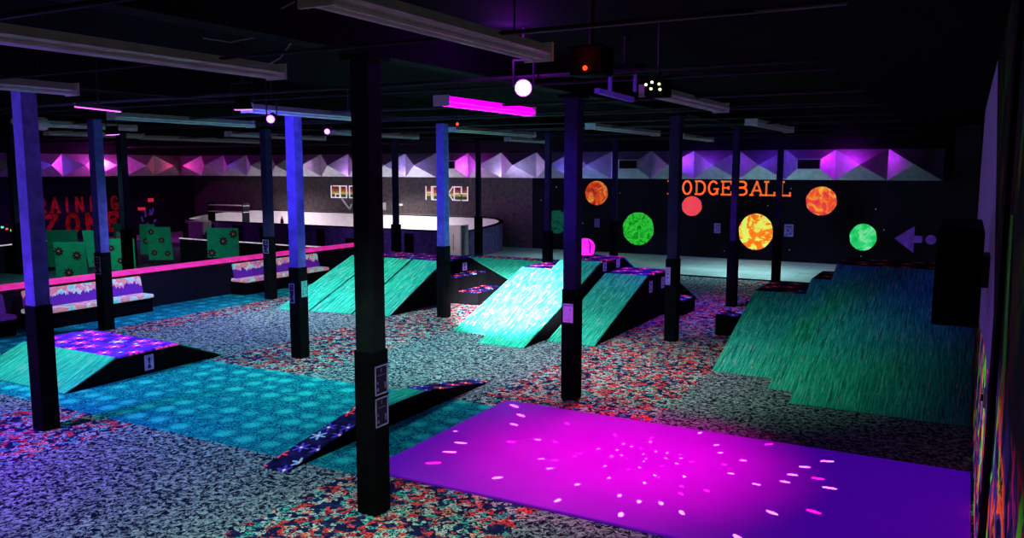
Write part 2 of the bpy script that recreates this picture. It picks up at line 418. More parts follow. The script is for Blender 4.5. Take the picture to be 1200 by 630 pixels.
sheet('notice','narrow violet notice on the column beside the middle ramps',K['violet'],K['navy'],(-4.99,15.084,1.1),(1,0,0),.1,.34,[(.2,.8,.6,.64),(.2,.8,.4,.44)])

# ------------------------------------------------------------------ ramps
ramps=0
def bank(label,x0,x1,yb,yt,h,deck,yend,group=None,seams=(),stars='stars',skew=0,name='skate_ramp'):
    """wedge rising away from the camera, a flat deck, a slope down behind"""
    cx=(x0+x1)/2; t=thing(name,label,'ramp',(cx,(yb+yt)/2,0),group)
    yd=yt+deck
    prof=[(yb,0),(yend,0),(yd,h-.02),(yt,h-.02)]
    mb=MB(); n=len(mb.v)
    mb.v+=[(x0,y,z) for y,z in prof]+[(x1,y+(skew if i==0 else 0),z) for i,(y,z) in enumerate(prof)]
    mb.f+=[(0,1,2,3),(7,6,5,4),(0,4,5,1),(1,5,6,2),(2,6,7,3),(3,7,4,0)]; mb.m+=[0]*6
    mb.build('side_body',K['side'],t)
    e=.004
    edges=[x0]+list(seams)+[x1]; gap=.028
    for a,b in zip(edges,edges[1:]):
        s=lambda q:skew*(q-x0)/(x1-x0)
        a2,b2=a+(gap if a!=x0 else 0),b-(gap if b!=x1 else 0)
        mb=MB(); mb.hexa([(a2,yb-.03+s(a2),0),(b2,yb-.03+s(b2),0),(b2,yt,h-.02),(a2,yt,h-.02),(a2,yb-.03+s(a2),.012),(b2,yb-.03+s(b2),.012),(b2,yt,h+.012),(a2,yt,h+.012)])
        mb.build('ramp_surface',K['ramp'],t)
    MB().box(x0,x1,yt+.005,yd,h-.02,h+.012).build('deck',K[stars],t)
    mb=MB(); mb.hexa([(x0,yd,h-.02),(x1,yd,h-.02),(x1,yend+.03,0),(x0,yend+.03,0),(x0,yd,h+.012),(x1,yd,h+.012),(x1,yend+.03,.012),(x0,yend+.03,.012)])
    mb.build('back_slope',K['ramp'],t)
    return t
gR='skate ramps built of green carpeted slopes'
bank('wide green bank ramp on the left with two seams, dark starry deck',-14.15,-11.27,14.15,16.85,1.02,1.3,20.6,gR,(-13.3,-12.2),'starsv',.55)
bank('low left part of the middle ramps, washed white by the spotlight',-9.08,-8.03,13.96,16.9,1.0,1.3,20.6,gR,stars='starsv')
bank('tallest middle ramp, spotlit, carrying the magenta dome',-8.02,-7.04,13.2,16.8,1.25,1.35,20.9,gR,stars='starsv')
bank('low right part of the middle ramps, evenly green, dark side',-6.95,-5.97,14.0,16.83,1.0,1.3,20.6,gR,stars='starsv')
bank('lowest and leftmost of the stepped right-hand ramps',-3.53,-2.5,13.22,16.12,.95,1.6,20.5,gR)
bank('middle step of the right-hand ramps',-2.49,-2.07,12.55,16.1,1.25,1.35,20.9,gR)
bank('tallest and widest dim green ramp against the right wall',-2.06,.19,11.9,16.1,1.54,1.3,21.5,gR)
bank('low far bank ramp between the left bank and the spotlit ramp',-14.6,-10.4,20.75,22.9,.42,.6,25.0,gR,stars='starsn')

# funbox (left foreground)
t=thing('funbox','low left foreground funbox with violet star top and green slopes','ramp',(-12.7,8.6,0),gR)
x0,x1=-13.9,-11.47
MB().prof_x(x0,x1,[(7.2,0),(10.05,0),(9.18,.36),(8.0,.36)]).build('side_body',K['side'],t)
MB().hexa([(x0,7.15,0),(x1,7.15,0),(x1,8.0,.36),(x0,8.0,.36),(x0,7.15,.012),(x1,7.15,.012),(x1,8.0,.385),(x0,8.0,.385)]).build('ramp_surface',K['ramp'],t)
MB().hexa([(x0,9.18,.36),(x1,9.18,.36),(x1,10.1,0),(x0,10.1,0),(x0,9.18,.385),(x1,9.18,.385),(x1,10.1,.012),(x0,10.1,.012)]).build('ramp_surface',K['ramp'],t)
MB().box(x0,x1,8.005,9.175,.36,.388).build('deck',star_carpet('star carpet bright violet',(.045,.006,.32),2.7,.55,(1,.02,.45),(1,.06,.40),(.6,.3,1)),t)
sheet('notice','small violet arrow notice on the funbox side',K['violet'],K['navy'],(-11.465,8.5,.06),(0,1,0),.17,.25,[],None,None,True)

# long low wedge rail
t=thing('manual_pad','long low narrow wedge with star carpet ends and teal middle','ramp',(-6.5,8.5,0))
x0,x1=-6.70,-6.37
MB().prof_x(x0,x1,[(6.42,0),(10.75,0),(9.05,.27),(8.0,.27)]).build('side_body',K['side'],t)
def lid(ya,za,yb,zb,m,nm):
    MB().hexa([(x0-.004,ya,za),(x1+.004,ya,za),(x1+.004,yb,zb),(x0-.004,yb,zb),(x0-.004,ya,za+.012),(x1+.004,ya,za+.012),(x1+.004,yb,zb+.012),(x0-.004,yb,zb+.012)]).build(nm,m,t)
lid(6.40,0,8.0,.27,K['starsn'],'star_slope'); lid(9.05,.27,10.78,0,K['starsn'],'star_slope')
lid(8.005,.27,9.045,.27,K['ramp'],'deck')

# step boxes
for bx,lb in (((-11.25,-10.85,16.9,18.2,0,.66),'upper black step box beside the left bank ramp'),
              ((-10.84,-10.30,16.9,18.1,0,.32),'lower black step box beside the left bank ramp'),
              ((-5.96,-5.50,17.95,18.85,0,.34),'small dark step box behind the middle ramps, right side'),
              ((-4.30,-3.86,16.2,16.75,0,.42),'near dark step box left of the right-hand ramps'),
              ((-4.15,-3.75,18.1,18.8,0,.42),'far dark step box left of the right-hand ramps')):
    t=thing('step_box',lb,'box',((bx[0]+bx[1])/2,(bx[2]+bx[3])/2,0),'black step boxes with star carpet tops')
    MB().box(bx[0],bx[1],bx[2],bx[3],0,bx[5]-.02).build('body',K['side'],t)
    MB().box(bx[0],bx[1],bx[2],bx[3],bx[5]-.02,bx[5]).build('top_carpet',K['starsn'],t)

# small notices on deck sides
for o,lb in (((-5.965,16.95,.62),'front violet arrow notice on the low right middle ramp'),((-5.965,17.75,.62),'rear violet arrow notice on the low right middle ramp'),
             ((-7.035,16.9,1.03),'front violet arrow notice on the tallest middle ramp'),((-7.035,17.7,1.03),'rear violet arrow notice on the tallest middle ramp'),
             ((-11.265,16.95,.69),'front violet arrow notice on the left bank ramp side'),((-11.265,17.75,.70),'rear violet arrow notice on the left bank ramp side')):
    sheet('notice',lb,K['violet'],K['navy'],o,(0,1,0),.2,.25 if o[0]>-6.5 else .2,[],'arrow notices on ramp sides',None,True)

# magenta dome on tall deck
t=thing('glow_dome','glowing magenta dome standing on the tallest middle ramp','lamp',(-7.85,17.75,1.262))
mb=MB(); N=14; rings=[(.17,0),(.2,.04),(.235,.16),(.23,.26),(.18,.35),(.1,.40),(.02,.415)]
for r,z in rings:
    for i in range(N): mb.v.append((-7.85+r*cos(2*pi*i/N),17.75+r*sin(2*pi*i/N),1.262+z))
for j in range(len(rings)-1):
    for i in range(N):
        mb.f.append((j*N+i,j*N+(i+1)%N,(j+1)*N+(i+1)%N,(j+1)*N+i)); mb.m.append(0)
mb.f.append(tuple(range(N-1,-1,-1))); mb.m.append(0); mb.f.append(tuple((len(rings)-1)*N+i for i in range(N))); mb.m.append(0)
mb.build('shell',K['maglow'],t)
MB().tube((-7.85,17.75,1.2625),(-7.85,17.75,1.29),.26,.25,16).build('base',K['side'],t)
MB().path([(-7.66,17.6,1.35),(-7.64,17.58,1.55),(-7.72,17.64,1.64)],.012).build('strap',K['navy'],t)

# violet gym mat
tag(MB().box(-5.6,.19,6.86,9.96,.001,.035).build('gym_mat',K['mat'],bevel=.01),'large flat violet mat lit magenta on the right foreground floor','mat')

# ------------------------------------------------------------------ benches and low wall
lw=thing('low_wall','long black low wall with a glowing pink top edge on the left','wall',(-17.1,12,0))
MB().box(-17.25,-17.0,4.0,21.0,0,.84).build('panel',K['lowall'],lw)
MB().box(-17.3,-16.93,4.0,21.0,.845,.93).build('pink_edge',K['pink'],lw,bevel=.02)
def bench(y0,y1,lb,backm,seatm):
    t=thing('bench',lb,'bench',(-16.7,(y0+y1)/2,0),'padded benches along the low wall')
    MB().box(-16.97,-16.45,y0,y1,0,.33).build('base',K['side'],t)
    MB().box(-16.97,-16.38,y0,y1,.33,.42).build('seat',seatm,t,bevel=.03)
    MB().hexa([(-16.86,y0,.42),(-16.74,y0,.42),(-16.74,y1,.42),(-16.86,y1,.42),(-16.93,y0,.80),(-16.83,y0,.80),(-16.83,y1,.80),(-16.93,y1,.80)]).build('backrest',backm,t,bevel=.03)
bench(9.75,12.5,'long bench with a pastel skyline print back, behind the funbox',K['backc'],K['seatc'])
bench(15.3,18.5,'farther bench with pink and cyan cushions by the left bank ramp',K['backc'],K['seatc'])
bench(6.6,9.35,'plain purple bench cut by the left edge of the picture',K['purplec'],K['purplec'])

# ------------------------------------------------------------------ training area
bar=thing('barrier','black low barrier with a white rope light behind the low wall','barrier',(-20.7,19.5,0))
MB().box(-24.0,-17.3,19.45,19.6,0,.86).build('panel',K['lowall'],bar)
MB().path([(-24,19.44,.89),(-22.5,19.44,.875),(-20.9,19.44,.885),(-19.9,19.44,.88),(-19.0,19.44,.87),(-17.4,19.44,.885)],.02).build('rope_light',K['rope'],bar)
bar=thing('barrier','black low barrier with a white rope light at the far left','barrier',(-27,15.5,0))
MB().hexa([(-26.6,13.4,0),(-26.4,13.4,0),(-26.95,17.2,0),(-27.15,17.2,0),(-26.6,13.4,.86),(-26.4,13.4,.86),(-26.95,17.2,.86),(-27.15,17.2,.86)]).build('panel',K['lowall'],bar)
MB().path([(-26.45,13.4,.89),(-26.6,14.8,.88),(-26.85,16,.9),(-27.0,17.2,.89)],.02).build('rope_light',K['rope'],bar)
def gearflower(mb,c,u,n,R):
    u=Vector(u);n=Vector(n);z=Vector((0,0,1));c=Vector(c)
    def disc(r0,r1,k,mi,d):
        pts=[]
        for i in range(k*4):
            r=r0 if (i%4) in (0,1) else r1
            a=2*pi*i/(k*4); pts.append(c+n*d+u*(r*cos(a))+z*(r*sin(a)))
        m=len(mb.v); mb.v.append(tuple(c+n*d)); mb.v+=[tuple(p) for p in pts]
        for i in range(len(pts)): mb.f.append((m,m+1+i,m+1+(i+1)%len(pts))); mb.m.append(mi)
    disc(R,R*.68,8,1,.006); disc(R*.60,R*.48,8,2,.009); disc(R*.42,R*.42,4,1,.012); disc(R*.28,R*.18,5,3,.015)
def board(x,y,w,h,leg,yaw,lean,flowers,lb,m='green'):
    t=thing('green_board',lb,'board',(x,y,0),'green obstacle boards with gear flowers')
    base=Vector((x,y,0)); u=Vector((cos(yaw),sin(yaw),0)); n=Vector((sin(yaw),-cos(yaw),0))
    if n.dot(Vector((-x,-y,0)))<0: n=-n
    z=Vector((lean,0,1))
    f=lambda a,b,d: base+u*(a*w)+Vector((lean*b*u.x,lean*b*u.y,b))+n*d
    mb=MB(); mb.hexa([f(-.5,leg,-.04),f(.5,leg,-.04),f(.5,leg,0),f(-.5,leg,0),f(-.5,h,-.04),f(.5,h,-.04),f(.5,h,0),f(-.5,h,0)])
    for a,b,r in flowers: gearflower(mb,f(a,leg+b*(h-leg),0),u,n,r)
    mb.build('panel',[K[m],K['flower'],K['fred'],K['fctr']],t,fix=False)
    for a in (-.42,.42):
        mb=MB(); mb.tube(f(a,0,-.05),f(a,leg+.2,-.05),.02,n=6); mb.tube(f(a,.02,-.05),f(a,.02,-.05)+n*.2,.018,n=6); mb.tube(f(a,.02,-.05),f(a,.02,-.05)-n*.3,.018,n=6)
        mb.build('leg',K['metal'],t)
yw=.55
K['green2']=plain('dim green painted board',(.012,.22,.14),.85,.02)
board(-22.85,14.7,.86,1.16,.15,.62,-.03,[(-.35,.75,.13),(.22,.62,.13),(-.08,.12,.14)],'large front green board with three red flowers, left of the bench column')
board(-25.6,16.2,.95,1.32,.12,.6,.0,[(-.2,.45,.12)],'dim green board standing behind the large front board','green2')
board(-24.87,16.86,.42,1.30,.1,.95,-.12,[(.1,.15,.12)],'narrow slanting green board behind the bench column')
board(-23.3,16.72,.74,1.10,.1,.6,-.02,[(-.45,.7,.11),(.22,.68,.13),(-.1,.3,.11)],'green board just right of the bench column')
board(-26.4,18.9,.5,1.35,.3,.6,.0,[(-.3,.3,.11)],'small far green board right of the bench column','green2')
board(-25.9,19.6,.52,1.30,.2,.6,.0,[(-.1,.45,.12)],'tall far green board with one flower')
board(-24.3,18.9,.80,1.30,.16,.6,-.05,[(-.3,.85,.11),(.1,.6,.11),(-.25,.22,.11),(.3,.2,.11)],'green board with four small flowers')
board(-21.2,18.85,1.06,1.38,.40,.40,.0,[(.35,.8,.15),(.02,.56,.15),(-.36,.16,.15)],'wide bright green board in front of the white rink boards')
# dark side-on board
t=thing('dark_board','thin dark board seen edge on between the green boards','board',(-24.7,17.9,0)); 
MB().hexa([(-24.75,17.6,0),(-24.65,17.6,0),(-24.6,18.2,0),(-24.7,18.2,0),(-24.75,17.6,1.2),(-24.65,17.6,1.2),(-24.6,18.2,1.2),(-24.7,18.2,1.2)]).build('panel',K['lowall'],t)
MB().box(-24.76,-24.6,17.55,17.6,0,1.2).build('edge_strip',K['cable'],t)
# fairy lights
t=thing('fairy_lights','string of tiny coloured bulbs hanging at the far left','lights',(-30,17.8,.9))
pts=[(-30,16.82,1.22),(-30,16.97,1.15),(-30,17.14,1.09),(-30,17.29,1.04),(-30,17.8,.84),(-30,18.47,.66),(-30,18.6,.63),(-30,18.8,.60)]
MB().path(pts,.008).build('cord',K['black'],t)
fc=[plain('bulb '+n,c,.4,1.2) for n,c in (('green',(.1,.9,.4)),('red',(.9,.1,.1)),('lime',(.5,.9,.1)),('amber',(.9,.4,.05)))]
for i,p in enumerate(pts):
    if i==4: continue
    mb=MB(); mb.tube((p[0],p[1]-.035,p[2]),(p[0],p[1]+.035,p[2]),.04,.03,8); mb.build('bulb',fc[i%4],t)

# ------------------------------------------------------------------ lettering by strokes
def strokes(segs,w,th,frame,mb=None,mi=0):
    """segs: polylines in (u,v); frame(u,v,d)->world"""
    mb=mb or MB()
    for pl in segs:
        for (a,b),(c,d) in zip(pl,pl[1:]):
            L=math.hypot(c-a,d-b) or 1e-6; ux,uy=(c-a)/L,(d-b)/L; px,py=-uy*w/2,ux*w/2
            e=w*.42; a2,b2,c2,d2=a-ux*e,b-uy*e,c+ux*e,d+uy*e
            q=[(a2-px,b2-py),(c2-px,d2-py),(c2+px,d2+py),(a2+px,b2+py)]
            mb.hexa([frame(*p,0) for p in q]+[frame(*p,th) for p in q],mi)
    return mb
def arc(cx,cy,rx,ry,a0,a1,n=14): return [(cx+rx*cos(math.radians(a0+(a1-a0)*i/n)),cy+ry*sin(math.radians(a0+(a1-a0)*i/n))) for i in range(n+1)]
G={ # unit cell: width .7, height 1
'O':[arc(.35,.5,.27,.5,0,360,20)],
'D':[[(.08,0),(.08,1)],[(0,1),(.3,1)]+arc(.3,.5,.33,.5,90,-90,12)[1:]+[(0,0)]],
'G':[arc(.36,.5,.29,.5,45,330,16),[(.42,.42),(.68,.42)],[(.62,.42),(.62,.05)]],
'E':[[(.1,0),(.1,1)],[(0,1),(.62,1),(.62,.82)],[(.1,.52),(.45,.52)],[(.45,.6),(.45,.43)],[(0,0),(.64,0),(.64,.2)]],
'B':[[(.05,1),(.3,1)]+arc(.32,.77,.24,.23,90,-90,8)[1:]+[(.15,.54)],[(.15,.54),(.34,.54)]+arc(.34,.27,.27,.27,90,-90,8)[1:]+[(.05,0)]],
'A':[[(.02,0),(.35,1),(.66,0)],[(.16,.34),(.54,.34)],[(-.05,0),(.12,0)],[(.56,0),(.75,0)]],
'L':[[(.12,0),(.12,1)],[(.02,1),(.24,1)],[(.02,0),(.62,0),(.62,.2)]],
'R':[[(.08,0),(.08,1)],[(.08,1),(.35,1)]+arc(.35,.75,.25,.25,90,-90,8)[1:]+[(.08,.5)],[(.3,.5),(.62,0)]],
'T':[[(0,1),(.66,1)],[(.33,1),(.33,0)]],
'I':[[(.3,0),(.3,1)]],
'N':[[(.05,0),(.05,1),(.6,0),(.6,1)]],
'Z':[[(.04,1),(.6,1),(.04,0),(.62,0)]],
}
def word(name,lb,text,u0,v0,cell,hgt,frame,mat,w,th=.02,special={}):
    o=thing(name,lb,'lettering',tuple(frame(u0,v0,0)))
    for i,ch in enumerate(text):
        if ch==' ': continue
        sc=lambda p:(u0+special.get(i,i*cell)+p[0]*cell*(.93 if special else .9),v0+p[1]*hgt)
        strokes([[sc(p) for p in pl] for pl in G[ch]],w,th,frame).build('letter',mat,o,fix=False)
    return o
fb=lambda u,v,d:Vector((u,YB-.0005-d,v))
word('dodgeball_sign','orange capital letters spelling DODGEBALL under the bulkhead','DODGEBALL',0,2.36,.62,.48,fb,K['orange'],.062,special={0:-10.06,1:-9.52,2:-9.0,3:-8.53,4:-8.02,5:-7.45,6:-6.94,7:-6.47,8:-5.93})
fl_=lambda u,v,d:Vector((XL+.0005+d,u,v))
word('training_sign','dim red capital letters spelling TRAINING, upper line on left wall','TRAINING',21.35,1.32,.60,.62,fl_,K['redl'],.11)
word('zone_sign','thick dim red capital letters spelling ZONE, lower line on left wall','ZONE',22.2,.35,1.02,.78,fl_,K['redl'],.2)

# rainbow neon lettering on brown wall
stripes=[plain('stripe red',(.30,.035,.02),.8,.10),plain('stripe orange',(.45,.16,.03),.8,.14),plain('stripe yellow',(.7,.5,.1),.8,.25),plain('stripe green',(.05,.14,.03),.8,.06)]
wn=plain('white outline tube',(.85,.75,.85),.5,.55,mottle=.05)
H_={'H':[[(0,0),(0,1),],[(.4,0),(.4,1)],[(.1,.55),(.4,.55)]],'O':[[(0,0),(.36,0),(.36,1),(0,1),(0,0)]],'C':[[(.4,.1),(.4,0),(0,0),(0,1),(.4,1),(.4,.9)]],
'K':[[(0,0),(0,1)],[(.4,1),(.1,.5),(.4,0)]],'E':[[(.4,0),(0,0),(0,1),(.4,1)],[(0,.5),(.3,.5)]],'Y':[[(0,1),(0,.5),(.42,.5)],[(.42,1),(.42,0),(.05,0)]],
'P':[[(0,0),(0,1)]+arc(.2,.75,.2,.25,90,-90,6)+[(0,.5)]],'B':[[(0,1),(0,0),(.5,0),(.5,1),(.12,1)],[(.25,0),(.25,.3),(.42,.3)]]}
def neon(lb,text,u0,v0,hgt,step,cw):
    o=thing('neon_sign',lb,'sign',tuple(fb(u0,v0,0)),'rainbow striped outline lettering')
    n=len(text)
    for k,m in enumerate(stripes):
        mb=MB(); z1=v0+hgt*(1-.05)-hgt*.9*k/4; z0=z1-hgt*.9/4
        for i in range(n): mb.box(u0+i*step+.03,u0+i*step+.45*cw,YB-.014,YB-.006,z0,z1)
        mb.build('stripe',m,o)
    for i,ch in enumerate(text):
        strokes([[(u0+i*step+p[0]*cw,v0+p[1]*hgt) for p in pl] for pl in H_[ch]],.045,.03,lambda u,v,d:fb(u,v,d+.008)).build('letter',wn,o,fix=False)
neon('right rainbow striped outline sign spelling HOCKEY on the brown wall','HOCKEY',-21.25,1.93,.58,.375,.75)
neon('left rainbow striped outline sign beside the nearest column, half hidden','BOCK',-26.75,1.93,.55,.56,1.05)
# checkmark-like white stroke below left sign, small wall boxes
tag(strokes([[(-26.1,1.85),(-25.65,1.38),(-25.55,1.6)]],.08,.02,fb).build('painted_tick',K['whiteb'],fix=False),'white painted tick stroke below the left rainbow sign','mark')
tag(MB().box(-22.75,-22.52,YB-.08,YB-.005,1.62,1.72).build('wall_box',K['whiteb'],bevel=.01),'small white wall box between the two rainbow signs','box')
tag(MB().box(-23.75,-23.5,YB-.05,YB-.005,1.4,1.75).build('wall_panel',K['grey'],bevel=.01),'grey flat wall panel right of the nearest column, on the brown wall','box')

# rink boards -----------------------------------------------------------------
rk=thing('rink_boards','white lined rink boards with purple outer panels before the brown wall','rink boards',(-22.8,28,0))
path=[]
def addarc(cx,cy,r,a0,a1,n=8):
    for i in range(n+1):
        a=math.radians(a0+(a1-a0)*i/n); path.append((cx+r*cos(a),cy+r*sin(a)))
x0,x1,y0,y1=-32.5,-16.35,25.6,30.3; r=2.2
path.append((-18.2,y0)); 
addarc(x1-1.2,y0+1.2,1.2,-90,0); addarc(x1-r,y1-r,r,0,90); addarc(x0+r,y1-r,r,90,180); addarc(x0+r,y0+r,r,180,270); path.append((-18.2,y0))
def hz(y): return 1.0+.24*max(0,min(1,(y-26.5)/3.5))
inn=MB(); out=MB(); cap=MB()
def offs(i,d):
    p=Vector((*path[i],0)); a=Vector((*path[max(0,i-1)],0)); b=Vector((*path[min(len(path)-1,i+1)],0)); tt=(b-a).normalized(); nn=Vector((tt.y,-tt.x,0)); return p+nn*d
for i in range(len(path)-1):
    for mb,da,db,zl,zh in ((inn,-.06,0,0,-.02),(out,0,.06,0,-.03),(cap,-.09,.09,None,0)):
        za,zb=hz(path[i][1]),hz(path[i+1][1])
        a0,a1,b0,b1=offs(i,da),offs(i,db),offs(i+1,da),offs(i+1,db)
        if zl is None: la,lb2=za-.03,zb-.03
        else: la=lb2=zl
        V=lambda p,z:(p.x,p.y,z)
        mb.hexa([V(a0,la),V(a1,la),V(b1,lb2),V(b0,lb2),V(a0,za+zh),V(a1,za+zh),V(b1,zb+zh),V(b0,zb+zh)])
inn.build('white_lining',K['whiteb'],rk,fix=False); out.build('outer_panel',K['purp'],rk,fix=False); cap.build('top_rail',K['side'],rk,fix=False)
for xx in (-31,-29.4,-27.8,-26.2,-24.6,-23,-21.5,-20.0,-18.6):
    MB().box(xx-.18,xx+.18,y0-.14,y0-.06,.05,.55 if int(xx*10)%2 else .85).build('post',K['side'],rk)
# tall white lining on back wall behind the rink
tag(MB().box(-30.2,-18.6,YB-.05,YB-.001,0,1.24).build('white_wainscot',K['whiteb']),'white lower wall panel running under the rainbow signs','panel')
g=thing('rink_gate','open white rink gate box at the right end of the rink boards','gate',(-16.2,25.25,0))
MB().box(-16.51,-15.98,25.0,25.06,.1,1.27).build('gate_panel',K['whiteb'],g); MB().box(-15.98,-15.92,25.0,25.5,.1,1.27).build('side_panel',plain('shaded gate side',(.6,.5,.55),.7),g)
MB().box(-16.26,-16.24,24.985,25.0,.35,.95).build('handle',K['metal'],g)
MB().box(-16.51,-15.92,25.0,25.5,0,.1).build('base',K['side'],g)
tag(MB().box(-29.9,-29.0,24.7,25.2,0,1.02).build('white_podium',plain('dim white podium',(.5,.45,.5),.8),bevel=.02),'pale square podium at the left end of the rink boards','podium')
t=thing('equipment_rack','low black rack with two pale shelves near the podium','rack',(-30.6,26.0,0))
for z in (1.25,1.55):
    MB().box(-32.0,-29.6,27.6,28.0,z,z+.03).build('shelf',K['cable'],t)
for xx in (-31.95,-29.65): MB().box(xx-.03,xx+.03,27.6,28.0,0,1.7).build('post',K['side'],t)
t=thing('red_bottle','small red bottle standing on the rail of the rink boards by a column','bottle',(-25.2,25.6,1.003))
MB().tube((-25.2,25.6,1.003),(-25.2,25.6,1.2),.07,.06,10).build('body',plain('red plastic',(.35,.05,.05),.6),t); MB().tube((-25.2,25.6,1.2),(-25.2,25.6,1.3),.03,.025,8).build('neck',plain('red cap',(.4,.1,.08),.6),t)

# ------------------------------------------------------------------ planets, arrow, wall notices
def disc_wall(name,lb,x,z,rx,rz,mat,d=.02,n=40):
    mb=MB(); k=0
    front=[(x+rx*cos(2*pi*i/n)*(1+.02*sin(5*i)),YB-.002-d,z+rz*sin(2*pi*i/n)*(1+.02*cos(3*i))) for i in range(n)]
    mb.face(front); back=[(a,YB-.0005,c) for a,b,c in front]
    for i in range(n):
        j=(i+1)%n; mb.face([front[i],back[i],back[j],front[j]])
    o=mb.build(name,mat); 
    return tag(o,lb,'planet','painted planets on the dodgeball wall')
PO=[(.30,(.25,.01,.01)),(.48,(.65,.06,.01)),(.60,(.75,.30,.05)),(.70,(.30,.02,.01))]
disc_wall('planet_mural','dark orange red planet high left of the big green one',-13.01,2.34,.48,.48,planet('planet rust',PO,2.6,1.2,.75))
disc_wall('planet_mural','dim dark green planet half hidden by the column',-14.75,1.14,.48,.48,planet('planet dim green',[(.35,(.0,.03,.02)),(.5,(.01,.12,.06)),(.65,(.0,.04,.03))],4,1,.4))
disc_wall('planet_mural','big bright green planet left of the lettering',-11.23,.98,.63,.64,planet('planet green',[(.35,(.0,.22,.01)),(.5,(.03,.62,.04)),(.65,(.01,.35,.02))],2.6,1.8,.75))
disc_wall('planet_mural','small red orange planet under the first letters',-9.12,1.91,.38,.37,planet('planet coral',[(.40,(.9,.09,.02)),(.60,(.9,.05,.12))],1.2,.5,.85))
disc_wall('planet_mural','biggest orange and yellow swirled planet, centre of the wall',-6.72,1.03,.61,.66,planet('planet swirl',[(.40,(.85,.14,.01)),(.50,(.95,.22,.01)),(.55,(.8,.75,.10)),(.66,(.55,.85,.12))],1.3,2.6,.9))
disc_wall('planet_mural','red planet with yellow patches right of the lettering',-4.51,2.19,.51,.50,planet('planet red',[(.38,(.85,.02,.10)),(.50,(.9,.08,.02)),(.62,(.95,.42,.05))],2.0,1.4,.85))
disc_wall('planet_mural','mint green planet beside the violet arrow',-3.1,.98,.43,.46,planet('planet mint',[(.40,(.01,.50,.10)),(.52,(.03,.75,.18)),(.60,(.25,.85,.40))],2.4,1.0,.8))
mb=MB(); A=[(-2.12,.98),(-1.52,1.42),(-1.52,1.10),(-1.28,1.10),(-1.28,.86),(-1.52,.86),(-1.52,.52)]
mb.face([(a,YB-.02,b) for a,b in A]); 
mb.face([(-1.02+.16*cos(2*pi*i/16),YB-.02,.98+.16*sin(2*pi*i/16)) for i in range(16)])
tag(mb.build('painted_arrow',K['arrow'],fix=False),'violet painted arrow pointing left at the right of the star wall','arrow')
for i,(x,z,w,h,lb) in enumerate(((-8.25,.93,.24,.36,'small violet notice below the coral planet on the star wall'),(-5.72,.90,.32,.44,'speckled violet notice right of the biggest planet'),(-13.08,.98,.22,.34,'dim violet notice below the rust planet'))):
    sheet('notice',lb,plain('blue violet paper',(.10,.08,.32),.8,.25 if i<2 else .10,mottle=.4),K['navy'],(x,YB-.01,z),(1,0,0),w,h,[(.2,.8,.75,.85),(.3,.5,.4,.6),(.6,.8,.15,.3),(.2,.35,.1,.25)])
for i,(y,z0,z1,w,lb) in enumerate(((27.0,1.22,1.36,.38,'lower red lit sign on the left wall near the corner'),(27.6,1.62,1.80,.28,'upper red lit sign on the left wall near the corner'))):
    tag(MB().box(XL+.01,XL+.09,y,y+w,z0,z1).build('red_wall_sign',plain('red lit sign%d'%i,(.7,.02,.06),.6,.6)),lb,'sign')
mb=MB()
random.seed(3)
for i in range(9):
    yy=27.0+random.random()*1.1; zz=.15+random.random()*.95
    a=(yy,zz); strokes([[a,(yy+random.uniform(-.25,.25),zz+random.uniform(.05,.3))]],.09,.012,fl_,mb)
tag(mb.build('violet_scribble',K['arrow'],fix=False),'violet scribbled graffiti on the left wall below the red signs','graffiti')

# ------------------------------------------------------------------ right wall items
def wallpoly(name,pts,mat,d=.006):
    mb=MB(); mb.face([(XR-d,y,z) for y,z in pts]); return mb.build(name,mat,fix=False)
def strip(pts,m,lb,name):
    tag(wallpoly(name,pts,m),lb,'paint')
strip([(12.1,4.65),(9.2,3.28),(6.8,2.06),(6.86,1.73),(9.4,1.58),(13,1.22),(23,1.98),(23.5,3.26),(22,4.65)],K['lavpaint'],'lavender painted patch on the right wall, running up behind the loudspeaker','lavender_mural')
o=struct(MB().box(XR-.03,XR,5.75,6.3,.0,ZC-.01).build('trim_20',K['black']))
t=thing('loudspeaker','black loudspeaker box hung on the right wall over the tall ramp','loudspeaker',(0,9,2))
MB().box(-.23,.14,8.1,9.9,1.93,2.78).build('cabinet',K['black'],t,bevel=.02)
MB().box(-.20,.11,8.075,8.1,1.98,2.73).build('grille',K['side'],t)
MB().box(.14,XR-.012,8.8,9.2,2.2,2.5).build('bracket',K['metal'],t)
t=thing('wall_switch','small grey switch box on the painted right wall','switch',(XR,6.5,1.7))
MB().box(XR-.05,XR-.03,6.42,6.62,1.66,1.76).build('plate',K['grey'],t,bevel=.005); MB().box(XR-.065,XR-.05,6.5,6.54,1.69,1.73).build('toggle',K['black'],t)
for nm,pts,m,lb in (('paint_splash',[(5.0,3.9),(4.85,3.7),(4.9,3.3),(4.75,3.15),(4.68,3.6),(4.7,3.95)],plain('dark green splash',(.02,.12,.02),.8,.08),'dark green paint splash high on the near right wall'),
  ('paint_splash',[(5.4,3.05),(5.2,2.4),(4.95,2.05),(4.75,2.3),(5.0,2.7),(5.15,3.05)],plain('olive green splash',(.03,.14,.01),.8,.12),'long olive green paint splash at mid height on the near right wall')):
    tag(wallpoly(nm,pts,m,.008),lb,'paint','paint splashes on the right wall')

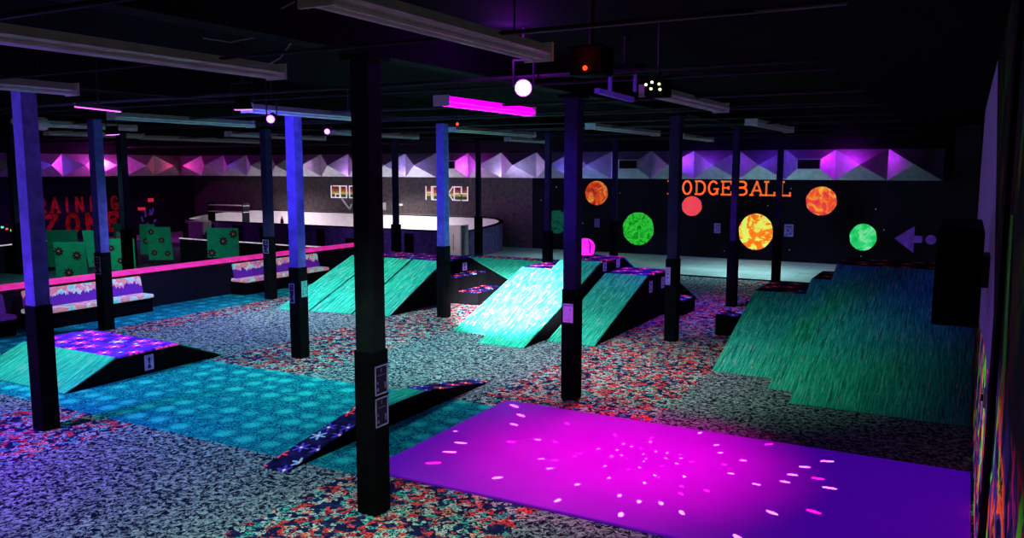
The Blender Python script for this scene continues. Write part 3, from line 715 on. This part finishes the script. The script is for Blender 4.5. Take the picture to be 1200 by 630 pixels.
# ------------------------------------------------------------------ ceiling fixtures
def fixture(x,y0,y1,lb,lit=False,z=4.2):
    t=thing('strip_light',lb,'light fixture',(x,(y0+y1)/2,z),'long ceiling strip lights')
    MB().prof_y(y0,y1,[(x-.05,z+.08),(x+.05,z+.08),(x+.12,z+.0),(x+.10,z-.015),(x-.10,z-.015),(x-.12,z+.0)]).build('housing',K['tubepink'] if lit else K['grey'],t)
    for s in (-.05,.05):
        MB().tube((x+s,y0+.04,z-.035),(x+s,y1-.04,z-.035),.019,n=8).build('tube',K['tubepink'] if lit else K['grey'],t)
    for yy in (y0,y1):
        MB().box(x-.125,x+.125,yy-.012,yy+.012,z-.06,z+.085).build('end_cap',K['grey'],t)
    for yy in (y0+.4,y1-.4):
        MB().tube((x,yy,z+.08),(x,yy,ZC),.008,n=6).build('hanger',K['pipe'],t)
F=[(-5.86,2.7,5.94,'violet tinged strip light running in from the upper left corner'),
(-3.05,3.4,5.95,'nearest strip light, cut by the top edge above the lit lamp'),
(-9.26,3.6,6.1,'short visible strip light at the left edge'),
(-6.32,9.45,12.0,'lit magenta strip light beside the bright lamp'),
(-9.7,9.2,11.95,'violet strip light above the blue column'),
(-13.2,9.4,12.6,'dull strip light between the led bar and the flat lamp'),
(-16.8,10.4,12.5,'strip light with a funnel bracket at the left'),
(-20.9,13.0,15.8,'far left strip light, nearer of two in line'),
(-21.5,16.3,21.0,'far left strip light, farther of two in line'),
(-14.15,16.2,19.8,'far strip light just left of the nearest column'),
(-10.55,16.2,20.2,'far strip light under the magenta one'),
(-17.4,15.8,19.5,'far strip light behind the blue column'),
(-7.2,16.5,20.7,'far strip light right of the second column'),
(-3.36,9.4,12.6,'dim strip light beside the pale yellow lamps'),
(-3.8,16.5,20.3,'far right dim strip light, end only seen'),
(-12.6,22.5,25.2,'tiny strip light close to the bulkhead, left of the second column'),
(-7.2,22.8,25.8,'tiny strip light close to the bulkhead above the lettering')]
for i,(x,y0,y1,lb) in enumerate(F): fixture(x,y0,y1,lb,i==3)
t=thing('funnel_bracket','grey funnel shaped bracket at the end of a left strip light','bracket',(-16.6,10.0,4.15))
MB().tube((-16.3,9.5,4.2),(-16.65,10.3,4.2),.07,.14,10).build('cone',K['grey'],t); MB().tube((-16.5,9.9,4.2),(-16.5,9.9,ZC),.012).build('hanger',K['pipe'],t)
# led bar
t=thing('led_bar','dotted pink led bar at upper left','light fixture',(-9.05,6.3,4.0))
MB().hexa([(-8.93,5.89,4.0),(-8.89,5.89,4.0),(-9.18,6.68,4.0),(-9.22,6.68,4.0),(-8.93,5.89,4.04),(-8.89,5.89,4.04),(-9.18,6.68,4.04),(-9.22,6.68,4.04)]).build('housing',K['metal'],t)
mb=MB()
for i in range(22):
    f=i/21; p=Vector((-8.91-.29*f,5.9+.77*f,3.995)); mb.tube(p,p-Vector((0,0,.012)),.011,n=6)
mb.build('led_row',K['ledpink'],t); MB().tube((-9.05,6.28,4.04),(-9.05,6.28,ZC),.01).build('hanger',K['pipe'],t)

def par(x,y,z,aim,lb,lens,r=.085,L=.18):
    p=Vector((x,y,z)); d=(Vector(aim)-p).normalized()
    t=thing('par_lamp',lb,'lamp',(x,y,z),'round stage lamps on the ceiling')
    MB().tube(p-d*L,p-d*.004,r*.8,r*1.06,16).build('can',K['black'],t)
    MB().tube(p-d*.003,p+d*.004,r,r,20).build('lens_rim',K['lensrim'],t)
    a=d.orthogonal().normalized(); b=d.cross(a)
    mb=MB()
    for rr,nn in ((0,1),(.36,6),(.72,12)):
        for i in range(nn):
            c=p+a*(rr*r*cos(2*pi*i/nn))+b*(rr*r*sin(2*pi*i/nn)); mb.tube(c+d*.004,c+d*.009,r*.19,r*.19,8)
    mb.build('lens_leds',lens,t)
    s=d.cross(Vector((0,0,1))); s=s.normalized() if s.length>1e-3 else Vector((1,0,0))
    q=p-d*L*.5; mb=MB()
    top=q+Vector((0,0,.26))
    mb.path([q+s*r*1.2,q+s*r*1.2+Vector((0,0,.26)),q-s*r*1.2+Vector((0,0,.26)),q-s*r*1.2],.01)
    mb.tube(top,(top.x,top.y,ZC),.014); mb.build('yoke',K['metal'],t)
    return p,d
CAM=(0,0,3.3)
par(-3.96,7.39,4.1,(-1.2,2.0,2.6),'brightest round lamp, glowing white magenta near the second column',K['lens'],.085)
par(-8.73,8.21,4.1,(-8.9,8.6,0),'flat looking violet lamp at upper left, pointing down',K['lensv'],.12)
par(-16.15,11.5,4.02,(-16.2,11.9,0),'violet lamp below the far left strip lights',K['lensv'],.14)
par(-12.32,13.95,4.1,(-4,4,2.6),'small round violet lamp just right of the blue column',K['lensv'],.06)
par(-9.05,9.03,4.02,(-5,3,1.5),'violet lamp hung under the strip light left of the blue column',K['lensv'],.06)
t=thing('red_lamp','small red glowing effect lamp above the second column','lamp',(-2.81,6.3,4.1))
MB().box(-2.95,-2.65,6.3,6.55,4.06,4.3).build('body',K['black'],t,bevel=.02); MB().tube((-2.80,6.29,4.115),(-2.79,6.27,4.11),.02,.016,12).build('lens',K['redglow'],t)
MB().tube((-2.8,6.42,4.3),(-2.8,6.42,ZC),.02).build('hanger',K['metal'],t)
t=thing('yoke_light','violet lit moving lamp on a yoke right of the red lamp','lamp',(-3.46,8.41,4.1))
MB().hexa([(-3.56,8.25,4.10),(-3.50,8.25,4.10),(-3.24,8.60,4.02),(-3.30,8.60,4.02),(-3.56,8.25,4.15),(-3.50,8.25,4.15),(-3.24,8.60,4.07),(-3.30,8.60,4.07)]).build('arm',K['yoke'],t)
MB().box(-3.45,-3.42,8.36,8.40,4.1,4.32).build('post',K['yoke'],t); MB().box(-3.22,-3.19,8.5,8.53,4.12,4.3).build('post',K['yoke'],t)
MB().box(-3.5,-3.1,8.3,8.6,4.3,4.4).build('base',K['black'],t); MB().tube((-3.3,8.45,4.4),(-3.3,8.45,ZC),.02).build('hanger',K['metal'],t)
t=thing('beam_light','cluster of pale yellow pin lights at the end of a strip light','lamp',(-2.66,7.56,4.0))
MB().box(-2.76,-2.56,7.58,7.8,3.98,4.14).build('body',K['black'],t,bevel=.01); MB().tube((-2.66,7.7,4.14),(-2.66,7.7,ZC),.012).build('hanger',K['metal'],t)
for dx,dz in ((-.08,.05),(-.02,.07),(-.03,.01),(.06,.0),(.05,.05)):
    MB().tube((-2.66+dx,7.578,4.04+dz),(-2.66+dx,7.565,4.04+dz),.012,n=8).build('pin_lens',K['warm'],t)
t=thing('exit_indicator','tiny red indicator lamp on the ceiling right of the nearest column','lamp',(-9.3,14.5,4.2))
MB().box(-9.4,-9.2,14.5,14.6,4.18,4.26).build('body',K['black'],t); MB().tube((-9.3,14.5,4.21),(-9.3,14.48,4.21),.03,n=8).build('lens',K['redglow'],t)
MB().tube((-9.3,14.55,4.26),(-9.3,14.55,ZC),.01).build('hanger',K['metal'],t)
# drooping cables
def droop(a,b,s,n=14): return [(a[0]+(b[0]-a[0])*i/n,a[1]+(b[1]-a[1])*i/n,a[2]+(b[2]-a[2])*i/n-s*4*(i/n)*(1-i/n)) for i in range(n+1)]
CABLES=[([(-5.62, 4.35, 4.47), (-5.4, 4.35, 4.42), (-5.24, 4.35, 4.42), (-5.08, 4.35, 4.48), (-5.03, 4.35, 4.53)],'kinked loose cable at the top edge, left of all the others'),
([(-5.57, 4.9, 4.45), (-5.32, 4.9, 4.42), (-5.03, 4.9, 4.46), (-4.8, 4.9, 4.52), (-4.62, 4.9, 4.57)],'loose cable running up to the top edge left of the nearest column'),
([(-4.75, 5.2, 4.59), (-4.85, 5.2, 4.47), (-4.95, 5.2, 4.33), (-5.08, 5.2, 4.21), (-5.24, 5.2, 4.16), (-5.46, 5.2, 4.18)],'long loose cable looping down beside the nearest column'),
([(-6.1, 5.3, 4.46), (-5.76, 5.3, 4.4), (-5.45, 5.3, 4.42), (-5.15, 5.3, 4.49)],'short loose cable sagging under the ceiling at upper left')]
CON=((-3.2,5.4,4.28),(-.7,5.38,4.28))
for pts,lb in CABLES:
    tag(MB().path(pts,.006,6).build('ceiling_cable',K['cable']),lb,'cable','loose cables under the ceiling')
tag(MB().tube(CON[0],CON[1],.016,n=8).build('ceiling_conduit',plain('pale conduit',(.22,.20,.22),.6)),'pale conduit crossing the ceiling above the bright round lamp','pipe')

# ------------------------------------------------------------------ lights
def light(kind,name,loc,power,color,aim=None,size=2.6,blend=1,rad=.1):
    l=bpy.data.lights.new(name,kind); l.energy=power; l.color=color
    if kind in('POINT','SPOT'): l.shadow_soft_size=rad
    if kind=='SPOT': l.spot_size=size; l.spot_blend=blend
    o=bpy.data.objects.new(name,l); COL.objects.link(o); o.location=loc
    if aim is not None: o.rotation_euler=(Vector(aim)-Vector(loc)).to_track_quat('-Z','Y').to_euler()
    return o
def flood(name,x,y,p,c,z=3.95,size=2.75,aim=None):
    return light('SPOT',name,(x,y,z),p,c,aim or (x,y,0),size,1,.25)
flood('uv_front_right',-3.9,4.8,520,(.62,1,.70),size=1.7)  # first of the unseen tinted floods added to light floor and ramps
flood('uv_front_left',-10.6,3.8,2100,(.26,.09,.9),size=2.1)
flood('uv_front_mid',-6.4,5.2,230,(.46,.9,.95),size=1.6)
flood('uv_left',-8.7,8.4,380,(.25,1,1),size=1.65)
flood('uv_left_b',-12.6,8.6,420,(.22,.75,1),size=1.7)
flood('uv_left_far',-14.2,12.2,860,(.36,.46,1),size=2.3)
flood('uv_mid',-8.4,11.9,980,(.42,1,.84),size=1.85)
flood('uv_far_bank',-12.0,19.2,420,(.5,1,.85),size=1.3,aim=(-12.2,21.8,.2))
flood('uv_mid_right',-5.2,12.3,480,(1,.66,.95),size=1.6)
flood('uv_violet',-5.6,18.6,620,(.36,.07,1),size=1.8)
flood('uv_ramp_left',-12.8,13.4,900,(.6,1,.85),size=1.9,aim=(-12.8,15.2,0))
flood('uv_ramp_mid',-7.6,12.6,420,(.6,1,.80),size=1.5,aim=(-7.2,15.2,.3))
flood('uv_funbox',-12.9,6.0,420,(.5,1,.9),size=1.2,aim=(-12.8,7.6,.2))
flood('uv_right',-4.2,10.6,330,(.30,1,.42),size=1.35,aim=(-3.5,12.7,.2))
flood('uv_court',-6.2,26.6,560,(.50,1,1),z=2.85)
flood('uv_court_far',-13,27.0,200,(.5,.95,1),z=2.85)
flood('uv_training',-22.3,14.5,320,(.35,.9,.75))
flood('rink_white',-22.0,28.2,1900,(1,.88,.90),z=2.9)
flood('rink_white_b',-28.5,28.2,1200,(1,.86,.92),z=2.9)
light('SPOT','gate_light',(-16.2,22.6,2.8),160,(1,.82,.9),(-16.25,25.0,.8),.5,1,.1)  # unseen spot added to brighten the gate front
light('SPOT','boards_violet',(-20,22.6,2.8),120,(.5,.3,1),(-20,25.6,.5),1.9,1,.1)
light('SPOT','beam_white',(-4.05,7.55,4.02),85000,(1,1,1),(-8.4,15.3,.6),.32,1,.06)
light('SPOT','mat_magenta',(-3.1,8.6,4.05),1650,(1,.0,.56),(-3.35,8.6,0),1.10,1,.1)
light('SPOT','wash_a',(-13.0,2.0,3.9),900,(.30,.20,1),(-10.3,8,2.6),1.1,1,.15)
light('SPOT','wash_b',(-9.3,8.6,3.9),420,(.12,.08,1),(-10.4,12.5,2.6),1.7,1,.15)
light('SPOT','wash_c',(-9.0,9.3,3.9),700,(.12,.10,1),(-10.1,15.2,2.6),.6,1,.15)
light('SPOT','wash_d',(-7.0,7.6,3.9),520,(.14,.05,1),(-4.9,10.6,2.9),.55,1,.15)
# coloured uplights on the bulkhead
for x,y,z,c,p in ((-3.4,27.3,3.75,(.55,.02,1),85),(-5.5,27.0,3.9,(.16,.02,1),45),(-7.9,27.2,3.6,(.26,.03,1),50),(-12.2,26.9,2.98,(.22,.16,1),60),(-15.2,27.1,2.75,(.62,.48,1),120),(-17.2,27.2,3.3,(.75,.06,1),70),(-20.0,27.0,2.85,(.50,.36,1),90),(-23.2,27.1,2.95,(.5,.22,.8),50),(-25.4,26.9,3.4,(.35,.2,.4),14),(-30.5,27,3.4,(.10,.01,.45),16)):
    light('SPOT','panel_wash',(x,y,z),p,c,(x,28.2,3.45),2.75,1,.05)
light('POINT','corner_red',(-33.3,27.0,3.35),7,(1,.02,.12),rad=.05)
light('POINT','corner_pink',(-33.45,23.5,3.55),150,(1,.06,.9),rad=.05)
light('POINT','left_wall_blue',(-34.9,18.5,2.4),30,(.14,.04,1),rad=.1)
light('POINT','corner_blue',(-33.0,21.0,3.3),25,(.2,.05,1),rad=.05)
light('POINT','lamp_halo',(-4.0,7.22,4.5),26,(.45,.02,1),rad=.03)
light('POINT','red_halo',(-2.78,6.2,4.2),.5,(1,.04,.01),rad=.03)
light('POINT','violet_glow',(-6.3,3.6,3.75),9,(.25,.06,1),rad=.1)  # unseen point added to tint the upper left strip light
light('POINT','led_glow',(-9.1,6.6,3.8),4,(.5,.05,1),rad=.05)

# light-spot effect projector: a spot whose emission is broken into dots
ef=light('SPOT','dot_projector',(-3.1,8.6,4.0),3000,(1,1,1),(-3.0,8.5,0),1.42,.3,.004)
l=ef.data; l.use_nodes=True; nt=l.node_tree
em=[n for n in nt.nodes if n.type=='EMISSION'][0]
tc=nt.nodes.new('ShaderNodeTexCoord'); vo=nt.nodes.new('ShaderNodeTexVoronoi'); vo.inputs['Scale'].default_value=11
gm=nt.nodes.new('ShaderNodeNewGeometry'); sx=nt.nodes.new('ShaderNodeSeparateXYZ'); nt.links.new(gm.outputs['Incoming'],sx.inputs[0])
def lm(op,a,b=None):
    n=nt.nodes.new('ShaderNodeMath'); n.operation=op
    for i,q in enumerate((a,b)):
        if q is None: continue
        if isinstance(q,(int,float)): n.inputs[i].default_value=q
        else: nt.links.new(q,n.inputs[i])
    return n.outputs[0]
pu=lm('DIVIDE',sx.outputs[0],sx.outputs[2]); pv=lm('DIVIDE',sx.outputs[1],sx.outputs[2])
rr=lm('SQRT',lm('ADD',lm('MULTIPLY',pu,pu),lm('MULTIPLY',pv,pv)))
kk=lm('ADD',1,lm('MULTIPLY',rr,3.2))
cb=nt.nodes.new('ShaderNodeCombineXYZ'); nt.links.new(lm('DIVIDE',pu,kk),cb.inputs[0]); nt.links.new(lm('DIVIDE',pv,kk),cb.inputs[1])
vo.voronoi_dimensions='2D'; vo.inputs['Scale'].default_value=34; nt.links.new(cb.outputs[0],vo.inputs['Vector'])
lt=nt.nodes.new('ShaderNodeMath'); lt.operation='LESS_THAN'; lt.inputs[1].default_value=.09; nt.links.new(vo.outputs['Distance'],lt.inputs[0])
mu=nt.nodes.new('ShaderNodeMath'); mu.operation='MULTIPLY'; mu.inputs[1].default_value=7.0; sp0=nt.nodes.new('ShaderNodeSeparateColor'); nt.links.new(vo.outputs['Color'],sp0.inputs[0]); nt.links.new(lm('MULTIPLY',lm('MULTIPLY',lt.outputs[0],lm('GREATER_THAN',sp0.outputs[1],.45)),lm('MULTIPLY',lm('MULTIPLY',lm('GREATER_THAN',pv,-.32),lm('LESS_THAN',pv,.41)),lm('MULTIPLY',lm('GREATER_THAN',pu,-.79),lm('LESS_THAN',pu,.60)))),mu.inputs[0]); nt.links.new(mu.outputs[0],em.inputs['Strength'])
mx=nt.nodes.new('ShaderNodeValToRGB'); sp=nt.nodes.new('ShaderNodeSeparateColor'); nt.links.new(vo.outputs['Color'],sp.inputs[0]); nt.links.new(sp.outputs[0],mx.inputs[0])
cr=mx.color_ramp; cr.interpolation='CONSTANT'; cr.elements[0].color=(1,.9,1,1); cr.elements[1].position=.62; cr.elements[1].color=(1,.03,.15,1)
nt.links.new(mx.outputs[0],em.inputs['Color'])

# ------------------------------------------------------------------ world, camera, view
w=bpy.data.worlds.new('World'); S.world=w; w.use_nodes=True
bg=w.node_tree.nodes.get('Background'); bg.inputs[0].default_value=(.15,.12,.4,1); bg.inputs[1].default_value=.0
F_,YAW,PITCH,ROLL=965.15,.505126,.121083,.000918
cam=bpy.data.cameras.new('camera'); co=bpy.data.objects.new('camera',cam); COL.objects.link(co)
cam.sensor_width=36; cam.lens=36*F_/1200; cam.clip_end=200; cam.clip_start=.05
cy,sy,cp,sp_=cos(YAW),sin(YAW),cos(PITCH),sin(PITCH)
rt=Vector((cy,sy,0)); fw=Vector((-sy*cp,cy*cp,-sp_)); up=Vector((-sy*sp_,cy*sp_,cp))
r2=rt*cos(ROLL)+up*sin(ROLL); u2=-rt*sin(ROLL)+up*cos(ROLL)
M=Matrix((r2,u2,-fw)).transposed().to_4x4(); M.translation=Vector(CAM); co.matrix_world=M
S.camera=co
S.view_settings.view_transform='Standard'; S.view_settings.look='None'
S.cycles.max_bounces=5; S.cycles.diffuse_bounces=2; S.cycles.glossy_bounces=2
for o in bpy.data.objects:
    if '_w' in o: del o['_w']
